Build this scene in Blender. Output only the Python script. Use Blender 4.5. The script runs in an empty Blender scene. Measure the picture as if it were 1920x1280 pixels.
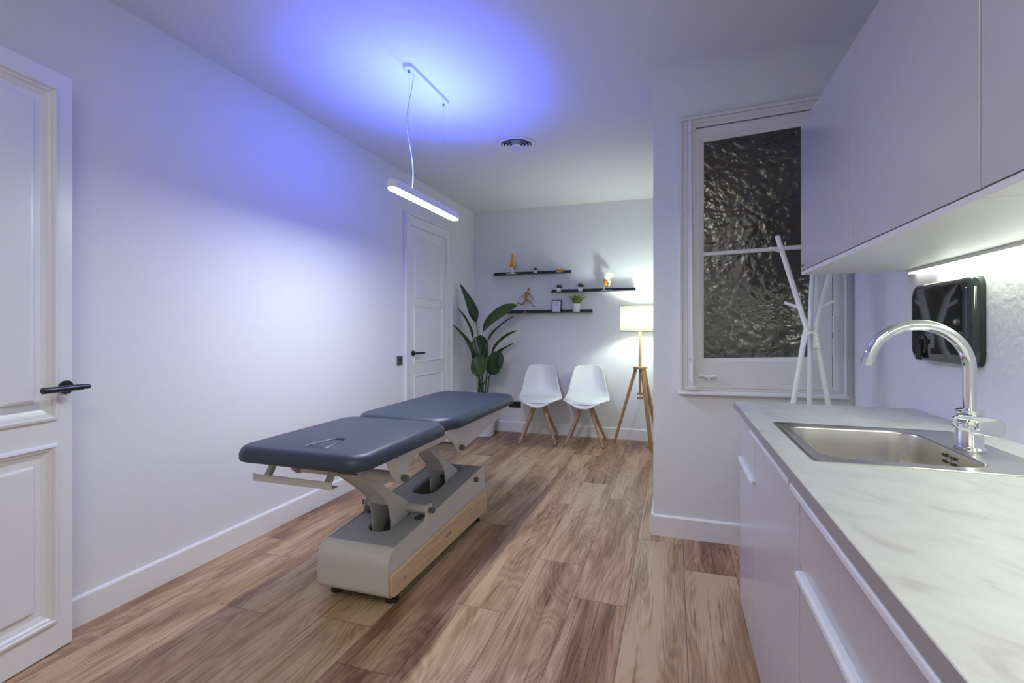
import bpy, bmesh, math, random
from mathutils import Vector, Matrix, Euler
random.seed(7)
PI = math.pi
C = bpy.context.scene.collection
scn = bpy.context.scene

# ------------------------------------------------------------------ camera, world, exposure
TH = math.atan(304 / 920.)
cam_d = bpy.data.cameras.new('camera')
cam = bpy.data.objects.new('camera', cam_d); C.objects.link(cam)
cam.location = (0, 0, 1.22)
cam.rotation_euler = (PI / 2, 0, TH)
cam_d.sensor_width = 36; cam_d.lens = 36 * 920 / 1920.
cam_d.shift_y = -23 / 1920.
cam_d.clip_start = 0.02
scn.camera = cam
scn.view_settings.view_transform = 'Standard'
scn.view_settings.look = 'None'
scn.view_settings.exposure = 0.0
scn.view_settings.gamma = 1
scn.view_settings.use_curve_mapping = False
w = bpy.data.worlds.new('world'); scn.world = w; w.use_nodes = True
w.node_tree.nodes['Background'].inputs[0].default_value = (.55, .6, .8, 1)
w.node_tree.nodes['Background'].inputs[1].default_value = 0.05

XL, XR, YB, YW, XS, ZC, YR = -2.334, .902, 5.56, 3.04, -.118, 2.65, -1.3

def area(name, loc, size, sy, power, col, rot=(0, 0, 0), spread=180):
    l = bpy.data.lights.new(name, 'AREA'); l.shape = 'RECTANGLE'; l.size = size; l.size_y = sy
    l.energy = power; l.color = col; l.spread = math.radians(spread)
    o = bpy.data.objects.new(name, l); o.location = loc; o.rotation_euler = rot; C.objects.link(o)
    return o
def point(name, loc, power, col, r=.03):
    l = bpy.data.lights.new(name, 'POINT'); l.energy = power; l.color = col; l.shadow_soft_size = r
    o = bpy.data.objects.new(name, l); o.location = loc; C.objects.link(o); return o
BAR = (-1.37, 2.57, 1.955)
area('pendant_down_light', (BAR[0], BAR[1], 1.935), .045, .76, 22, (.92, .965, 1.0))
area('pendant_up_light', (BAR[0], BAR[1], 1.989), .045, .76, 17, (.046, .068, 1.0), (PI, 0, 0), 104)
area('pendant_up_wash', (BAR[0], BAR[1], 1.988), .045, .76, 9, (.05, .15, 1.0), (PI, 0, 0), 180)
area('under_cabinet_light', (.886, .83, 1.4355), .018, 2.6, 6.0, (.93, 1.0, .81))
area('unseen_entry_fill', (-.25, -.5, 2.60), .9, .9, 26, (.99, .985, .92))  # unseen fill light added behind the camera, without a fixture
point('floor_lamp_bulb', (-.33, 5.2, 1.33), 21.0, (.86, 1.0, .90), .05)

# ------------------------------------------------------------------ materials
def mat(name, col, rough=.5, metal=0., **k):
    m = bpy.data.materials.new(name); m.use_nodes = True
    b = m.node_tree.nodes['Principled BSDF']
    b.inputs['Base Color'].default_value = (*col, 1); b.inputs['Roughness'].default_value = rough
    b.inputs['Metallic'].default_value = metal
    for kk, v in k.items(): b.inputs[kk.replace('_', ' ')].default_value = v
    return m
def N(m, t, **k):
    n = m.node_tree.nodes.new(t)
    for kk, v in k.items():
        if hasattr(n, kk): setattr(n, kk, v)
        else: n.inputs[kk].default_value = v
    return n
def L(m, a, b): m.node_tree.links.new(a, b)
def bsdf(m): return m.node_tree.nodes['Principled BSDF']
def coords(m, scale=(1, 1, 1), space='Object'):
    t = N(m, 'ShaderNodeTexCoord'); mp = N(m, 'ShaderNodeMapping'); mp.inputs['Scale'].default_value = scale
    L(m, t.outputs[space], mp.inputs[0]); return mp.outputs[0]
def bump(m, scale=40, strength=.1, dist=.01, detail=4, vscale=(1, 1, 1)):
    v = coords(m, vscale); n = N(m, 'ShaderNodeTexNoise'); n.inputs['Scale'].default_value = scale
    n.inputs['Detail'].default_value = detail; L(m, v, n.inputs['Vector'])
    b = N(m, 'ShaderNodeBump'); b.inputs['Strength'].default_value = strength; b.inputs['Distance'].default_value = dist
    L(m, n.outputs[0], b.inputs['Height']); L(m, b.outputs[0], bsdf(m).inputs['Normal']); return n
def colnoise(m, c1, c2, scale=5, vscale=(1, 1, 1), detail=5, lo=.3, hi=.7):
    v = coords(m, vscale); n = N(m, 'ShaderNodeTexNoise'); n.inputs['Scale'].default_value = scale
    n.inputs['Detail'].default_value = detail; L(m, v, n.inputs['Vector'])
    r = N(m, 'ShaderNodeValToRGB'); r.color_ramp.elements[0].position = lo; r.color_ramp.elements[1].position = hi
    r.color_ramp.elements[0].color = (*c1, 1); r.color_ramp.elements[1].color = (*c2, 1)
    L(m, n.outputs[0], r.inputs[0]); L(m, r.outputs[0], bsdf(m).inputs['Base Color']); return r

M = {}
M['wall'] = mat('wall_paint', (.785, .795, .805), .85); bump(M['wall'], 60, .05, .004)
M['stucco'] = mat('textured_plaster', (.77, .785, .80), .8)
bump(M['stucco'], 48, .30, .007, 3)
M['ceil'] = mat('ceiling_paint', (.78, .78, .78), .9)
M['trim'] = mat('white_enamel', (.82, .82, .81), .32)
M['winpaint'] = mat('old_white_paint', (.78, .78, .76), .45); bump(M['winpaint'], 25, .15, .004)
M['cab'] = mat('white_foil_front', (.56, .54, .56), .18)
M['cabin'] = mat('white_carcass', (.80, .80, .79), .4)
M['handle'] = mat('white_handle', (.80, .82, .88), .3)
M['black'] = mat('black_metal', (.012, .013, .016), .35)
M['shelf'] = mat('black_shelf_metal', (.02, .022, .028), .5)
M['chrome'] = mat('chrome', (.82, .83, .84), .05, 1.)
M['steel'] = mat('brushed_steel', (.70, .68, .63), .30, 1.); bump(M['steel'], 30, .04, .001, 3, (1, 12, 1))
M['couch'] = mat('grey_powder_coat', (.56, .54, .50), .42)
M['couchtop'] = mat('grey_moulded_cover', (.31, .315, .31), .5)
M['vinyl'] = mat('slate_vinyl', (.028, .040, .060), .46); bump(M['vinyl'], 220, .06, .001)
M['knob'] = mat('grey_plastic', (.10, .10, .11), .4)
M['dark'] = mat('dark_cavity', (.03, .03, .03), .6)
M['rubber'] = mat('black_rubber', (.015, .015, .015), .6)
M['plastic'] = mat('white_plastic', (.82, .83, .83), .35)
M['cushion'] = mat('white_leatherette', (.80, .82, .81), .45)
M['pot'] = mat('white_pot_glaze', (.84, .84, .84), .35)
M['soil'] = mat('soil', (.03, .02, .012), .9)
M['leaf'] = mat('leaf_dark', (.018, .06, .018), .35); colnoise(M['leaf'], (.010, .040, .012), (.03, .085, .02), 9)
M['leaf2'] = mat('leaf_mid', (.04, .10, .02), .35); colnoise(M['leaf2'], (.03, .075, .015), (.065, .13, .03), 9)
M['stem'] = mat('plant_stem', (.05, .11, .03), .45)
M['grass'] = mat('grass_leaf', (.20, .32, .05), .5)
M['succ'] = mat('succulent_leaf', (.03, .09, .035), .5)
M['bone'] = mat('bone_white', (.80, .78, .70), .45)
M['amber'] = mat('amber_muscle', (.75, .30, .02), .4)
M['mann'] = mat('mannequin_wood', (.44, .25, .15), .45)
M['paper'] = mat('paper', (.80, .82, .88), .7)
M['ink'] = mat('print_ink', (.05, .06, .09), .7)
M['smoke'] = mat('smoke_plastic', (.012, .016, .017), .06, 0, Coat_Weight=.6)
M['smokeside'] = mat('smoke_plastic_ribbed', (.018, .024, .024), .18)
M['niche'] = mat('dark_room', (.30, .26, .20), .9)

def wood(name, c1, c2, vs=(30, 30, 2.5), rough=.45):
    m = mat(name, c1, rough); colnoise(m, c1, c2, 2.2, vs, 6, .3, .75); return m
M['oak'] = wood('oak_panel', (.56, .38, .20), (.76, .57, .35), (25, 2, 25))
M['beech'] = wood('beech_leg', (.38, .22, .13), (.54, .35, .22), (30, 30, 3))
M['lampwood'] = wood('lamp_wood', (.40, .22, .09), (.56, .34, .17), (30, 30, 3))

point('room_beyond_bulb', (1.3, 3.4, 2.1), .5, (1.0, .85, .62), .06)
# lamp diffusers really emit
def emit(name, col, s):
    m = mat(name, (.9, .9, .9), .4); b = bsdf(m)
    b.inputs['Emission Color'].default_value = (*col, 1); b.inputs['Emission Strength'].default_value = s; return m
M['diff'] = emit('lit_diffuser', (1, 1, 1), 3.0)
M['led'] = emit('led_strip', (1, 1, .92), 3.0)
m = mat('lamp_shade_fabric', (.62, .61, .57), .8); M['shade'] = m
tr = N(m, 'ShaderNodeBsdfTranslucent'); tr.inputs[0].default_value = (.52, .50, .46, 1)
mx = N(m, 'ShaderNodeMixShader'); mx.inputs[0].default_value = .5
out = m.node_tree.nodes['Material Output']
L(m, bsdf(m).outputs[0], mx.inputs[1]); L(m, tr.outputs[0], mx.inputs[2]); L(m, mx.outputs[0], out.inputs[0])

# hammered glass
m = mat('hammered_glass', (.75, .73, .66), .15, 0, Transmission_Weight=1.0, IOR=1.72); M['glass'] = m
v = coords(m, (1, 1, 1))
nz = N(m, 'ShaderNodeTexNoise'); nz.inputs['Scale'].default_value = 9; L(m, v, nz.inputs['Vector'])
ad = N(m, 'ShaderNodeVectorMath', operation='MULTIPLY_ADD')
L(m, nz.outputs['Color'], ad.inputs[0]); ad.inputs[1].default_value = (.06, .06, .06); L(m, v, ad.inputs[2])
vo = N(m, 'ShaderNodeTexVoronoi', feature='SMOOTH_F1'); vo.inputs['Scale'].default_value = 19; L(m, ad.outputs[0], vo.inputs['Vector'])
n2 = N(m, 'ShaderNodeTexNoise'); n2.inputs['Scale'].default_value = 34; n2.inputs['Detail'].default_value = 1; L(m, ad.outputs[0], n2.inputs['Vector'])
mm = N(m, 'ShaderNodeMath', operation='ADD'); L(m, vo.outputs['Distance'], mm.inputs[0]); L(m, n2.outputs[0], mm.inputs[1])
bp = N(m, 'ShaderNodeBump'); bp.inputs['Strength'].default_value = 1.; bp.inputs['Distance'].default_value = .0040
L(m, mm.outputs[0], bp.inputs['Height']); L(m, bp.outputs[0], bsdf(m).inputs['Normal'])

# countertop
m = mat('stone_laminate', (.6, .6, .57), .42); M['stone'] = m
v = coords(m, (2.2, 1.0, 1))
n1 = N(m, 'ShaderNodeTexNoise'); n1.inputs['Scale'].default_value = 8; n1.inputs['Detail'].default_value = 9; n1.inputs['Distortion'].default_value = .6
mp2 = N(m, 'ShaderNodeMapping'); mp2.inputs['Rotation'].default_value = (0, 0, .35); L(m, v, mp2.inputs[0]); 
mp3 = N(m, 'ShaderNodeMapping'); mp3.inputs['Scale'].default_value = (.7, 1.7, 1); L(m, mp2.outputs[0], mp3.inputs[0]); L(m, mp3.outputs[0], n1.inputs['Vector'])
r = N(m, 'ShaderNodeValToRGB'); e = r.color_ramp.elements
e[0].position = .28; e[0].color = (.47, .46, .42, 1); e[1].position = .66; e[1].color = (.62, .625, .59, 1)
x = e.new(.42); x.color = (.57, .57, .54, 1)
L(m, n1.outputs[0], r.inputs[0]); L(m, r.outputs[0], bsdf(m).inputs['Base Color'])

# plank floor
m = mat('oak_laminate_planks', (.4, .25, .16), .38); M['floor'] = m
geo = N(m, 'ShaderNodeTexCoord'); sp = N(m, 'ShaderNodeSeparateXYZ'); L(m, geo.outputs['Object'], sp.inputs[0])
def math_(op, a, b=None, c=None):
    n = N(m, 'ShaderNodeMath', operation=op)
    for i, q in enumerate((a, b, c)):
        if q is None: continue
        if isinstance(q, (int, float)): n.inputs[i].default_value = q
        else: L(m, q, n.inputs[i])
    return n.outputs[0]
PW, PL = .245, 1.38
u = math_('DIVIDE', math_('SUBTRACT', sp.outputs[0], .047), PW)
iu = math_('FLOOR', u); fu = math_('FRACT', u)
wn = N(m, 'ShaderNodeTexWhiteNoise', noise_dimensions='1D'); L(m, iu, wn.inputs['W'])
vv = math_('ADD', math_('DIVIDE', sp.outputs[1], PL), math_('MULTIPLY', wn.outputs['Value'], 5.3))
iv = math_('FLOOR', vv); fv = math_('FRACT', vv)
cb = N(m, 'ShaderNodeCombineXYZ'); L(m, iu, cb.inputs[0]); L(m, iv, cb.inputs[1])
wn2 = N(m, 'ShaderNodeTexWhiteNoise', noise_dimensions='2D'); L(m, cb.outputs[0], wn2.inputs['Vector'])
rnd = wn2.outputs['Value']
# per plank offset vector for grain
cc = N(m, 'ShaderNodeCombineXYZ'); L(m, math_('ADD', sp.outputs[0], math_('MULTIPLY', rnd, 17.)), cc.inputs[0])
L(m, math_('ADD', sp.outputs[1], math_('MULTIPLY', rnd, 31.)), cc.inputs[1]); L(m, math_('MULTIPLY', rnd, 9.), cc.inputs[2])
def noise(vec, scale, sc=(1, 1, 1), det=4, dis=0.):
    mp = N(m, 'ShaderNodeMapping'); mp.inputs['Scale'].default_value = sc; L(m, vec, mp.inputs[0])
    n = N(m, 'ShaderNodeTexNoise'); n.inputs['Scale'].default_value = scale; n.inputs['Detail'].default_value = det
    n.inputs['Distortion'].default_value = dis; L(m, mp.outputs[0], n.inputs['Vector']); return n.outputs[0]
big = noise(cc.outputs[0], 1.3, (3.4, .5, 1), 2, .7)             # cathedral field
rings = math_('ABSOLUTE', math_('SUBTRACT', math_('FRACT', math_('MULTIPLY', big, 22.)), .5))
fine = noise(cc.outputs[0], 7, (34, .9, 1), 8)
streak = N(m, 'ShaderNodeMapRange'); L(m, noise(cc.outputs[0], 3, (30, .8, 1), 5, .3), streak.inputs[0]); streak.inputs[1].default_value = .30; streak.inputs[2].default_value = .42; streak.inputs[3].default_value = .22; streak.inputs[4].default_value = 0.
patch = noise(cc.outputs[0], 2.4, (3.6, .42, 1), 3, .5)
kv = N(m, 'ShaderNodeTexVoronoi'); kv.inputs['Scale'].default_value = 1.9; L(m, cc.outputs[0], kv.inputs['Vector'])
knot = N(m, 'ShaderNodeMapRange'); L(m, kv.outputs['Distance'], knot.inputs[0])
knot.inputs[1].default_value = .0; knot.inputs[2].default_value = .075; knot.inputs[3].default_value = 1; knot.inputs[4].default_value = 0
g = math_('ADD', math_('ADD', math_('MULTIPLY', rings, .26), math_('MULTIPLY', fine, .52)), math_('MULTIPLY', patch, 1.05))
g = math_('ADD', g, math_('MULTIPLY', math_('SUBTRACT', rnd, .5), .22))
g = math_('SUBTRACT', math_('SUBTRACT', g, streak.outputs[0]), math_('MULTIPLY', knot.outputs[0], .45))
r = N(m, 'ShaderNodeValToRGB'); e = r.color_ramp.elements
e[0].position = .52; e[0].color = (.15, .075, .042, 1); e[1].position = 1.15; e[1].color = (.66, .46, .31, 1)
e[1].position = 1.0
for p_, c_ in ((.64, (.27, .15, .088, 1)), (.78, (.41, .25, .155, 1)), (.90, (.54, .355, .23, 1))):
    x = e.new(p_); x.color = c_
L(m, g, r.inputs[0])
hs = N(m, 'ShaderNodeHueSaturation'); L(m, r.outputs[0], hs.inputs['Color'])
L(m, math_('ADD', .494, math_('MULTIPLY', wn2.outputs['Value'], .020)), hs.inputs['Hue'])
hs.inputs['Saturation'].default_value = 1.1; hs.inputs['Value'].default_value = .84
edge = math_('MINIMUM', math_('MULTIPLY', math_('MINIMUM', fu, math_('SUBTRACT', 1., fu)), PW),
             math_('MULTIPLY', math_('MINIMUM', fv, math_('SUBTRACT', 1., fv)), PL))
seam = N(m, 'ShaderNodeMapRange'); L(m, edge, seam.inputs[0]); seam.inputs[1].default_value = .0004; seam.inputs[2].default_value = .0022
mixc = N(m, 'ShaderNodeMix', data_type='RGBA'); L(m, seam.outputs[0], mixc.inputs[0])
mixc.inputs[6].default_value = (.10, .06, .04, 1); L(m, hs.outputs[0], mixc.inputs[7])
L(m, mixc.outputs[2], bsdf(m).inputs['Base Color'])
bp = N(m, 'ShaderNodeBump'); bp.inputs['Strength'].default_value = .12; bp.inputs['Distance'].default_value = .003
L(m, math_('ADD', fine, seam.outputs[0]), bp.inputs['Height']); L(m, bp.outputs[0], bsdf(m).inputs['Normal'])

# ------------------------------------------------------------------ mesh helpers
def BM(): return bmesh.new()
def obj(name, bm, m, parent=None, smooth=False, bevel=0, seg=2, loc=None, sub=0):
    me = bpy.data.meshes.new(name)
    bmesh.ops.recalc_face_normals(bm, faces=bm.faces[:])
    bm.to_mesh(me); bm.free()
    if isinstance(m, str): m = M[m]
    me.materials.append(m)
    o = bpy.data.objects.new(name, me); C.objects.link(o)
    if smooth:
        for p in me.polygons: p.use_smooth = True
    if parent: o.parent = parent
    if loc is not None: o.location = loc
    if bevel:
        b = o.modifiers.new('bevel', 'BEVEL'); b.width = bevel; b.segments = seg; b.limit_method = 'ANGLE'; b.angle_limit = .7
    if sub:
        s_ = o.modifiers.new('sub', 'SUBSURF'); s_.levels = sub; s_.render_levels = sub
    if smooth or bevel:
        try:
            me.set_sharp_from_angle(angle=.75)
            if not smooth: 
                pass
        except Exception: pass
    return o
def label(o, lab, cat, group=None):
    o['label'] = lab; o['category'] = cat
    if group: o['group'] = group
    return o
def thing(name, lab, cat, loc=(0, 0, 0), rz=0, group=None):
    o = bpy.data.objects.new(name, None); C.objects.link(o); o.location = loc; o.rotation_euler = (0, 0, rz)
    o.empty_display_size = .1
    return label(o, lab, cat, group)
def struct(name, bm, m, parent=None, **k):
    o = obj(name, bm, m, parent, **k)
    if not parent: o['kind'] = 'structure'
    return o
def box(bm, x0, x1, y0, y1, z0, z1):
    vs = [bm.verts.new((x, y, z)) for z in (z0, z1) for y in (y0, y1) for x in (x0, x1)]
    for f in ((0, 1, 3, 2), (4, 6, 7, 5), (0, 4, 5, 1), (2, 3, 7, 6), (0, 2, 6, 4), (1, 5, 7, 3)):
        bm.faces.new([vs[i] for i in f])
def B1(*a):
    bm = BM(); box(bm, *a); return bm
def loft(bm, rings, cap0=True, cap1=True, closed=True, loop=False):
    R = [[bm.verts.new(p) for p in r] for r in rings]
    n = len(R[0]); pairs = list(zip(R[:-1], R[1:])) + ([(R[-1], R[0])] if loop else [])
    for a, b in pairs:
        for i in range(n if closed else n - 1):
            j = (i + 1) % n
            bm.faces.new((a[i], a[j], b[j], b[i]))
    if not loop:
        if cap0: bm.faces.new(R[0][::-1])
        if cap1: bm.faces.new(R[-1])
    return bm
def lathe(bm, prof, n=32, cx=0, cy=0, cap0=True, cap1=True):
    return loft(bm, [[(cx + r * math.cos(2 * PI * i / n), cy + r * math.sin(2 * PI * i / n), z) for i in range(n)] for r, z in prof], cap0, cap1)
def tube(bm, pts, r, n=12, cap=True):
    pts = [Vector(p) for p in pts]; rr_ = r if isinstance(r, (list, tuple)) else [r] * len(pts)
    t = (pts[1] - pts[0]).normalized()
    a = t.orthogonal().normalized()
    rings = []
    for i, p in enumerate(pts):
        if i == 0: t = pts[1] - p
        elif i == len(pts) - 1: t = p - pts[i - 1]
        else: t = (pts[i + 1] - p).normalized() + (p - pts[i - 1]).normalized()
        t.normalize(); a = (a - t * a.dot(t)).normalized(); b = t.cross(a)
        rings.append([p + (a * math.cos(2 * PI * k / n) + b * math.sin(2 * PI * k / n)) * rr_[i] for k in range(n)])
    return loft(bm, rings, cap, cap)
def cyl(bm, p0, p1, r, r2=None, n=20): return tube(bm, [p0, p1], [r, r2 if r2 is not None else r], n)
def rr(x0, x1, y0, y1, R, z, n=8):
    R = max(min(R, (x1 - x0) / 2 - 1e-5, (y1 - y0) / 2 - 1e-5), 1e-5); out = []
    for cx, cy, a0 in ((x1 - R, y1 - R, 0), (x0 + R, y1 - R, PI / 2), (x0 + R, y0 + R, PI), (x1 - R, y0 + R, 1.5 * PI)):
        for i in range(n + 1):
            a = a0 + PI / 2 * i / n; out.append((cx + R * math.cos(a), cy + R * math.sin(a), z))
    return out
def slab(bm, x0, x1, y0, y1, z0, z1, R=.01, rt=.0, rb=.0, n=8, k=4):
    rings = []
    def ring(d, z): rings.append(rr(x0 + d, x1 - d, y0 + d, y1 - d, max(R - d, .0005), z, n))
    if rb:
        for i in range(k + 1):
            a = PI / 2 * i / k; ring(rb * (1 - math.sin(a)), z0 + rb * (1 - math.cos(a)))
    else: ring(0, z0)
    if rt:
        for i in range(k + 1):
            a = PI / 2 * i / k; ring(rt * (1 - math.cos(a)), z1 - rt * (1 - math.sin(a)))
    else: ring(0, z1)
    return loft(bm, rings)
def xf(bm, mtx):
    bmesh.ops.transform(bm, matrix=mtx, verts=bm.verts[:]); return bm
def prism_yz(bm, pts, x0, x1):
    return loft(bm, [[(x0, y, z) for y, z in pts], [(x1, y, z) for y, z in pts]])
def prism_xz(bm, pts, y0, y1):
    return loft(bm, [[(x, y0, z) for x, z in pts], [(x, y1, z) for x, z in pts]])
def frame(bm, outer, inner, y0, y1, y1i=None):
    """frame in an XZ plane between two 4 point outlines, from wall y0 to front y1"""
    y1i = y1 if y1i is None else y1i
    return loft(bm, [[(x, y0, z) for x, z in outer], [(x, y1, z) for x, z in outer],
                     [(x, y1i, z) for x, z in inner], [(x, y0, z) for x, z in inner]], loop=True)
def dup(root, loc, rz, lab=None, group=None):
    r = root.copy(); C.objects.link(r); r.location = loc; r.rotation_euler = (0, 0, rz)
    if lab: r['label'] = lab
    if group: r['group'] = group
    for ch in list(root.children):
        c_ = ch.copy(); C.objects.link(c_); c_.parent = r
        for g_ in ch.children:
            d_ = g_.copy(); C.objects.link(d_); d_.parent = c_
    return r
def text(name, s, size, m, parent, mtx, align='CENTER'):
    cu = bpy.data.curves.new(name, 'FONT'); cu.body = s; cu.size = size; cu.align_x = align; cu.extrude = .0003
    t = bpy.data.objects.new('tmp', cu); C.objects.link(t)
    dg = bpy.context.evaluated_depsgraph_get(); dg.update()
    me = bpy.data.meshes.new_from_object(t.evaluated_get(dg)); bpy.data.objects.remove(t)
    me.name = name; me.transform(mtx); me.materials.clear(); me.materials.append(M[m])
    o = bpy.data.objects.new(name, me); C.objects.link(o); o.parent = parent; return o

# ------------------------------------------------------------------ room shell
struct('floor', B1(XL - .1, XR + .1, YR - .1, YB + .1, -.1, 0), 'floor')
struct('ceiling', B1(XL - .1, XR + .1, YR - .1, YB + .1, ZC, ZC + .1), 'ceil')
struct('wall_left', B1(XL - .1, XL, YR, YB, 0, ZC), 'wall')
struct('wall_back', B1(XL - .1, XS + .12, YB, YB + .1, 0, ZC), 'wall')
struct('wall_rear', B1(XL - .1, XR + .1, YR - .1, YR, 0, ZC), 'wall')
struct('wall_right', B1(XR, XR + .1, YR, YW + .1, 0, ZC), 'stucco')
struct('wall_alcove', B1(XS, XS + .12, YW, YB, 0, ZC), 'wall')
bm = BM()   # window wall with its opening
hx0, hx1, hz0, hz1 = .09, .83, .875, 2.44
y1 = YW + .1
box(bm, XS + .12, hx0, YW, y1, 0, ZC); box(bm, hx1, XR, YW, y1, 0, ZC)
box(bm, hx0, hx1, YW, y1, 0, hz0); box(bm, hx0, hx1, YW, y1, hz1, ZC)
cr_ = .25; pr = [(YW + .002, ZC + .002), (YW + .002, ZC - cr_)] + [(YW - cr_ + cr_ * math.cos(a), ZC - cr_ + cr_ * math.sin(a)) for a in [PI / 2 * i / 16 for i in range(17)]]
cv_ = BM(); prism_yz(cv_, [p for p in pr], XS, XR); struct('trim_2', cv_, 'wall', smooth=True)
struct('wall_window', bm, 'wall')
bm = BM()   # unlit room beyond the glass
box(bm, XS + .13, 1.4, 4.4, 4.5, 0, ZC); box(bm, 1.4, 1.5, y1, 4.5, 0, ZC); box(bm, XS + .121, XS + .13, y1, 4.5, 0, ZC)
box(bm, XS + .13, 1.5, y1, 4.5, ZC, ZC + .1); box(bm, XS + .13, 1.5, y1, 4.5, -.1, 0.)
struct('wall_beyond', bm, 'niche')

def skirt(name, pts, H_=.122, t=.014):
    """closed profile swept along a straight wall run: pts=(p0,p1,normal)"""
    p0, p1, nrm = Vector(pts[0]), Vector(pts[1]), Vector(pts[2])
    bm = BM(); prof = [(0, 0), (t, 0), (t, H_ - .010), (t - .004, H_ - .003), (t - .008, H_), (0, H_)]
    loft(bm, [[p + nrm * a + Vector((0, 0, b)) for a, b in prof] for p in (p0, p1)])
    return struct(name, bm, 'trim')
skirt('baseboard_left', ((XL, YR, 0), (XL, 3.925, 0), (1, 0, 0)))
skirt('baseboard_corner', ((XL, 4.885, 0), (XL, YB, 0), (1, 0, 0)))
skirt('baseboard_back', ((XL + .014, YB, 0), (XS - .014, YB, 0), (0, -1, 0)))
skirt('baseboard_alcove', ((XS, YW - .014, 0), (XS, YB - .014, 0), (-1, 0, 0)))
skirt('baseboard_window', ((XS, YW, 0), (XR, YW, 0), (0, -1, 0)))

# ------------------------------------------------------------------ window
win = bpy.data.objects.new('window_1', None); C.objects.link(win); win['kind'] = 'structure'; win.location = (0, 0, 0)
def q(l, r, bl, br, tl, tr): return [(l, bl), (r, br), (r, tr), (l, tl)]
c0 = q(.030, .866, .848, .856, 2.443, 2.478); c1 = q(.046, .852, .868, .874, 2.425, 2.460)
c2 = q(.075, .835, .885, .891, 2.400, 2.433); c3 = q(.120, .806, .905, .910, 2.380, 2.412)
bm = BM()
frame(bm, c0, c1, YW, YW - .032, YW - .028)
frame(bm, c1, c2, YW, YW - .020, YW - .016)
frame(bm, c2, c3, YW, YW - .024, YW - .024)
obj('casing', bm, 'winpaint', win, bevel=.003)
bm = BM(); prism_xz(bm, [(.024, .842), (.872, .850), (.872, .866), (.024, .858)], YW - .001, YW - .045)
obj('sill_moulding', bm, 'winpaint', win, bevel=.005, seg=3)
s0 = q(.1195, .802, .905 - .005, .908, 2.374, 2.406); s1 = q(.137, .737, 1.028, 1.046, 2.325, 2.356)
s2 = q(.163, .713, 1.054, 1.071, 2.299, 2.330)
bm = BM(); frame(bm, s0, s1, YW + .015, YW - .018, YW - .018); frame(bm, s1, s2, YW + .015, YW - .018, YW - .004)
obj('sash', bm, 'winpaint', win, bevel=.002)
bm = BM(); prism_xz(bm, [(.160, 1.640), (.716, 1.658), (.716, 1.682), (.160, 1.662)], YW + .01, YW - .014)
obj('glazing_bar', bm, 'winpaint', win, bevel=.004, seg=3)
bm = BM(); prism_xz(bm, [(.157, 1.050), (.719, 1.066), (.719, 1.668), (.157, 1.65)], YW + .002, YW + .006); obj('glass_pane', bm, 'glass', win)
bm = BM(); prism_xz(bm, [(.157, 1.652), (.719, 1.672), (.719, 2.336), (.157, 2.303)], YW + .002, YW + .006); obj('glass_pane', bm, 'glass', win)
bm = BM(); cyl(bm, (.103, YW - .036, .90), (.088, YW - .036, 2.425), .0085, n=10)
for z in (.93, 1.05, 1.7, 2.36): box(bm, .078, .118, YW - .04, YW - .016, z, z + .014)
cyl(bm, (.101, YW - .036, .915), (.100, YW - .036, 1.02), .0125, n=8)
box(bm, .060, .120, YW - .042, YW - .02, .872, .888)
obj('latch_rod', bm, 'winpaint', win)
bm = BM(); tube(bm, [(.138, YW - .03, .955), (.155, YW - .035, .957), (.175, YW - .040, .948), (.20, YW - .042, .952), (.228, YW - .040, .953)], [.012, .009, .008, .011, .012], 8)
cyl(bm, (.185, YW - .015, .95), (.185, YW - .05, .95), .012, n=8); cyl(bm, (.188, YW - .04, .95), (.188, YW - .04, .918), .006, .004, n=8)
obj('latch_handle', bm, 'winpaint', win, smooth=True)
for z in (1.08, 1.20):
    bm = BM(); cyl(bm, (.806, YW - .026, z), (.806, YW - .026, z + .09), .006, n=8); obj('hinge', bm, 'winpaint', win)

# ------------------------------------------------------------------ doors
def panel_mould(bm, x0, x1, z0, z1, y, steps):
    """stepped moulding rings: steps = list of (inset, height above leaf). Local: leaf front at y, room toward -y"""
    rings = []
    for d, h in steps:
        rings.append([(x0 + d, y - h, z0 + d), (x1 - d, y - h, z0 + d), (x1 - d, y - h, z1 - d), (x0 + d, y - h, z1 - d)])
    loft(bm, rings, False, True)
def leaf(bm, W, H0, H1, T, panels, steps, y=0):
    """door slab with holes for moulded panels, front face at y=0 (room side -y)"""
    xs = sorted({0, W} | {p[0] for p in panels} | {p[1] for p in panels}); zs = sorted({H0, H1} | {p[2] for p in panels} | {p[3] for p in panels})
    inside = lambda x, z: any(p[0] < x < p[1] and p[2] < z < p[3] for p in panels)
    for a, b in zip(xs[:-1], xs[1:]):
        for c_, d_ in zip(zs[:-1], zs[1:]):
            if not inside((a + b) / 2, (c_ + d_) / 2):
                bm.faces.new([bm.verts.new(p) for p in ((a, y, c_), (b, y, c_), (b, y, d_), (a, y, d_))])
    for p in panels: panel_mould(bm, *p, y, steps)
    bmesh.ops.remove_doubles(bm, verts=bm.verts[:], dist=1e-5)
    f = [(0, H0), (W, H0), (W, H1), (0, H1)]
    vs = [bm.verts.new((a, y + T, b)) for a, b in f]; bm.faces.new(vs)
    fr = [bm.verts.new((a, y, b)) for a, b in f]
    for i in range(4):
        j = (i + 1) % 4; bm.faces.new((fr[i], fr[j], vs[j], vs[i]))
    return bm
ST = [(0, 0), (.004, .010), (.012, .012), (.017, .004), (.024, .003), (.030, -.004), (.040, -.008), (.048, -.012), (.072, -.012), (.078, -.002), (.086, -.001)]
# open door at left; local x from free edge toward hinge, local y = into wall
A = math.radians(9.1)
door1 = bpy.data.objects.new('door_1', None); C.objects.link(door1); door1['kind'] = 'structure'
door1.location = (-2.23, 1.28, 0)
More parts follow.
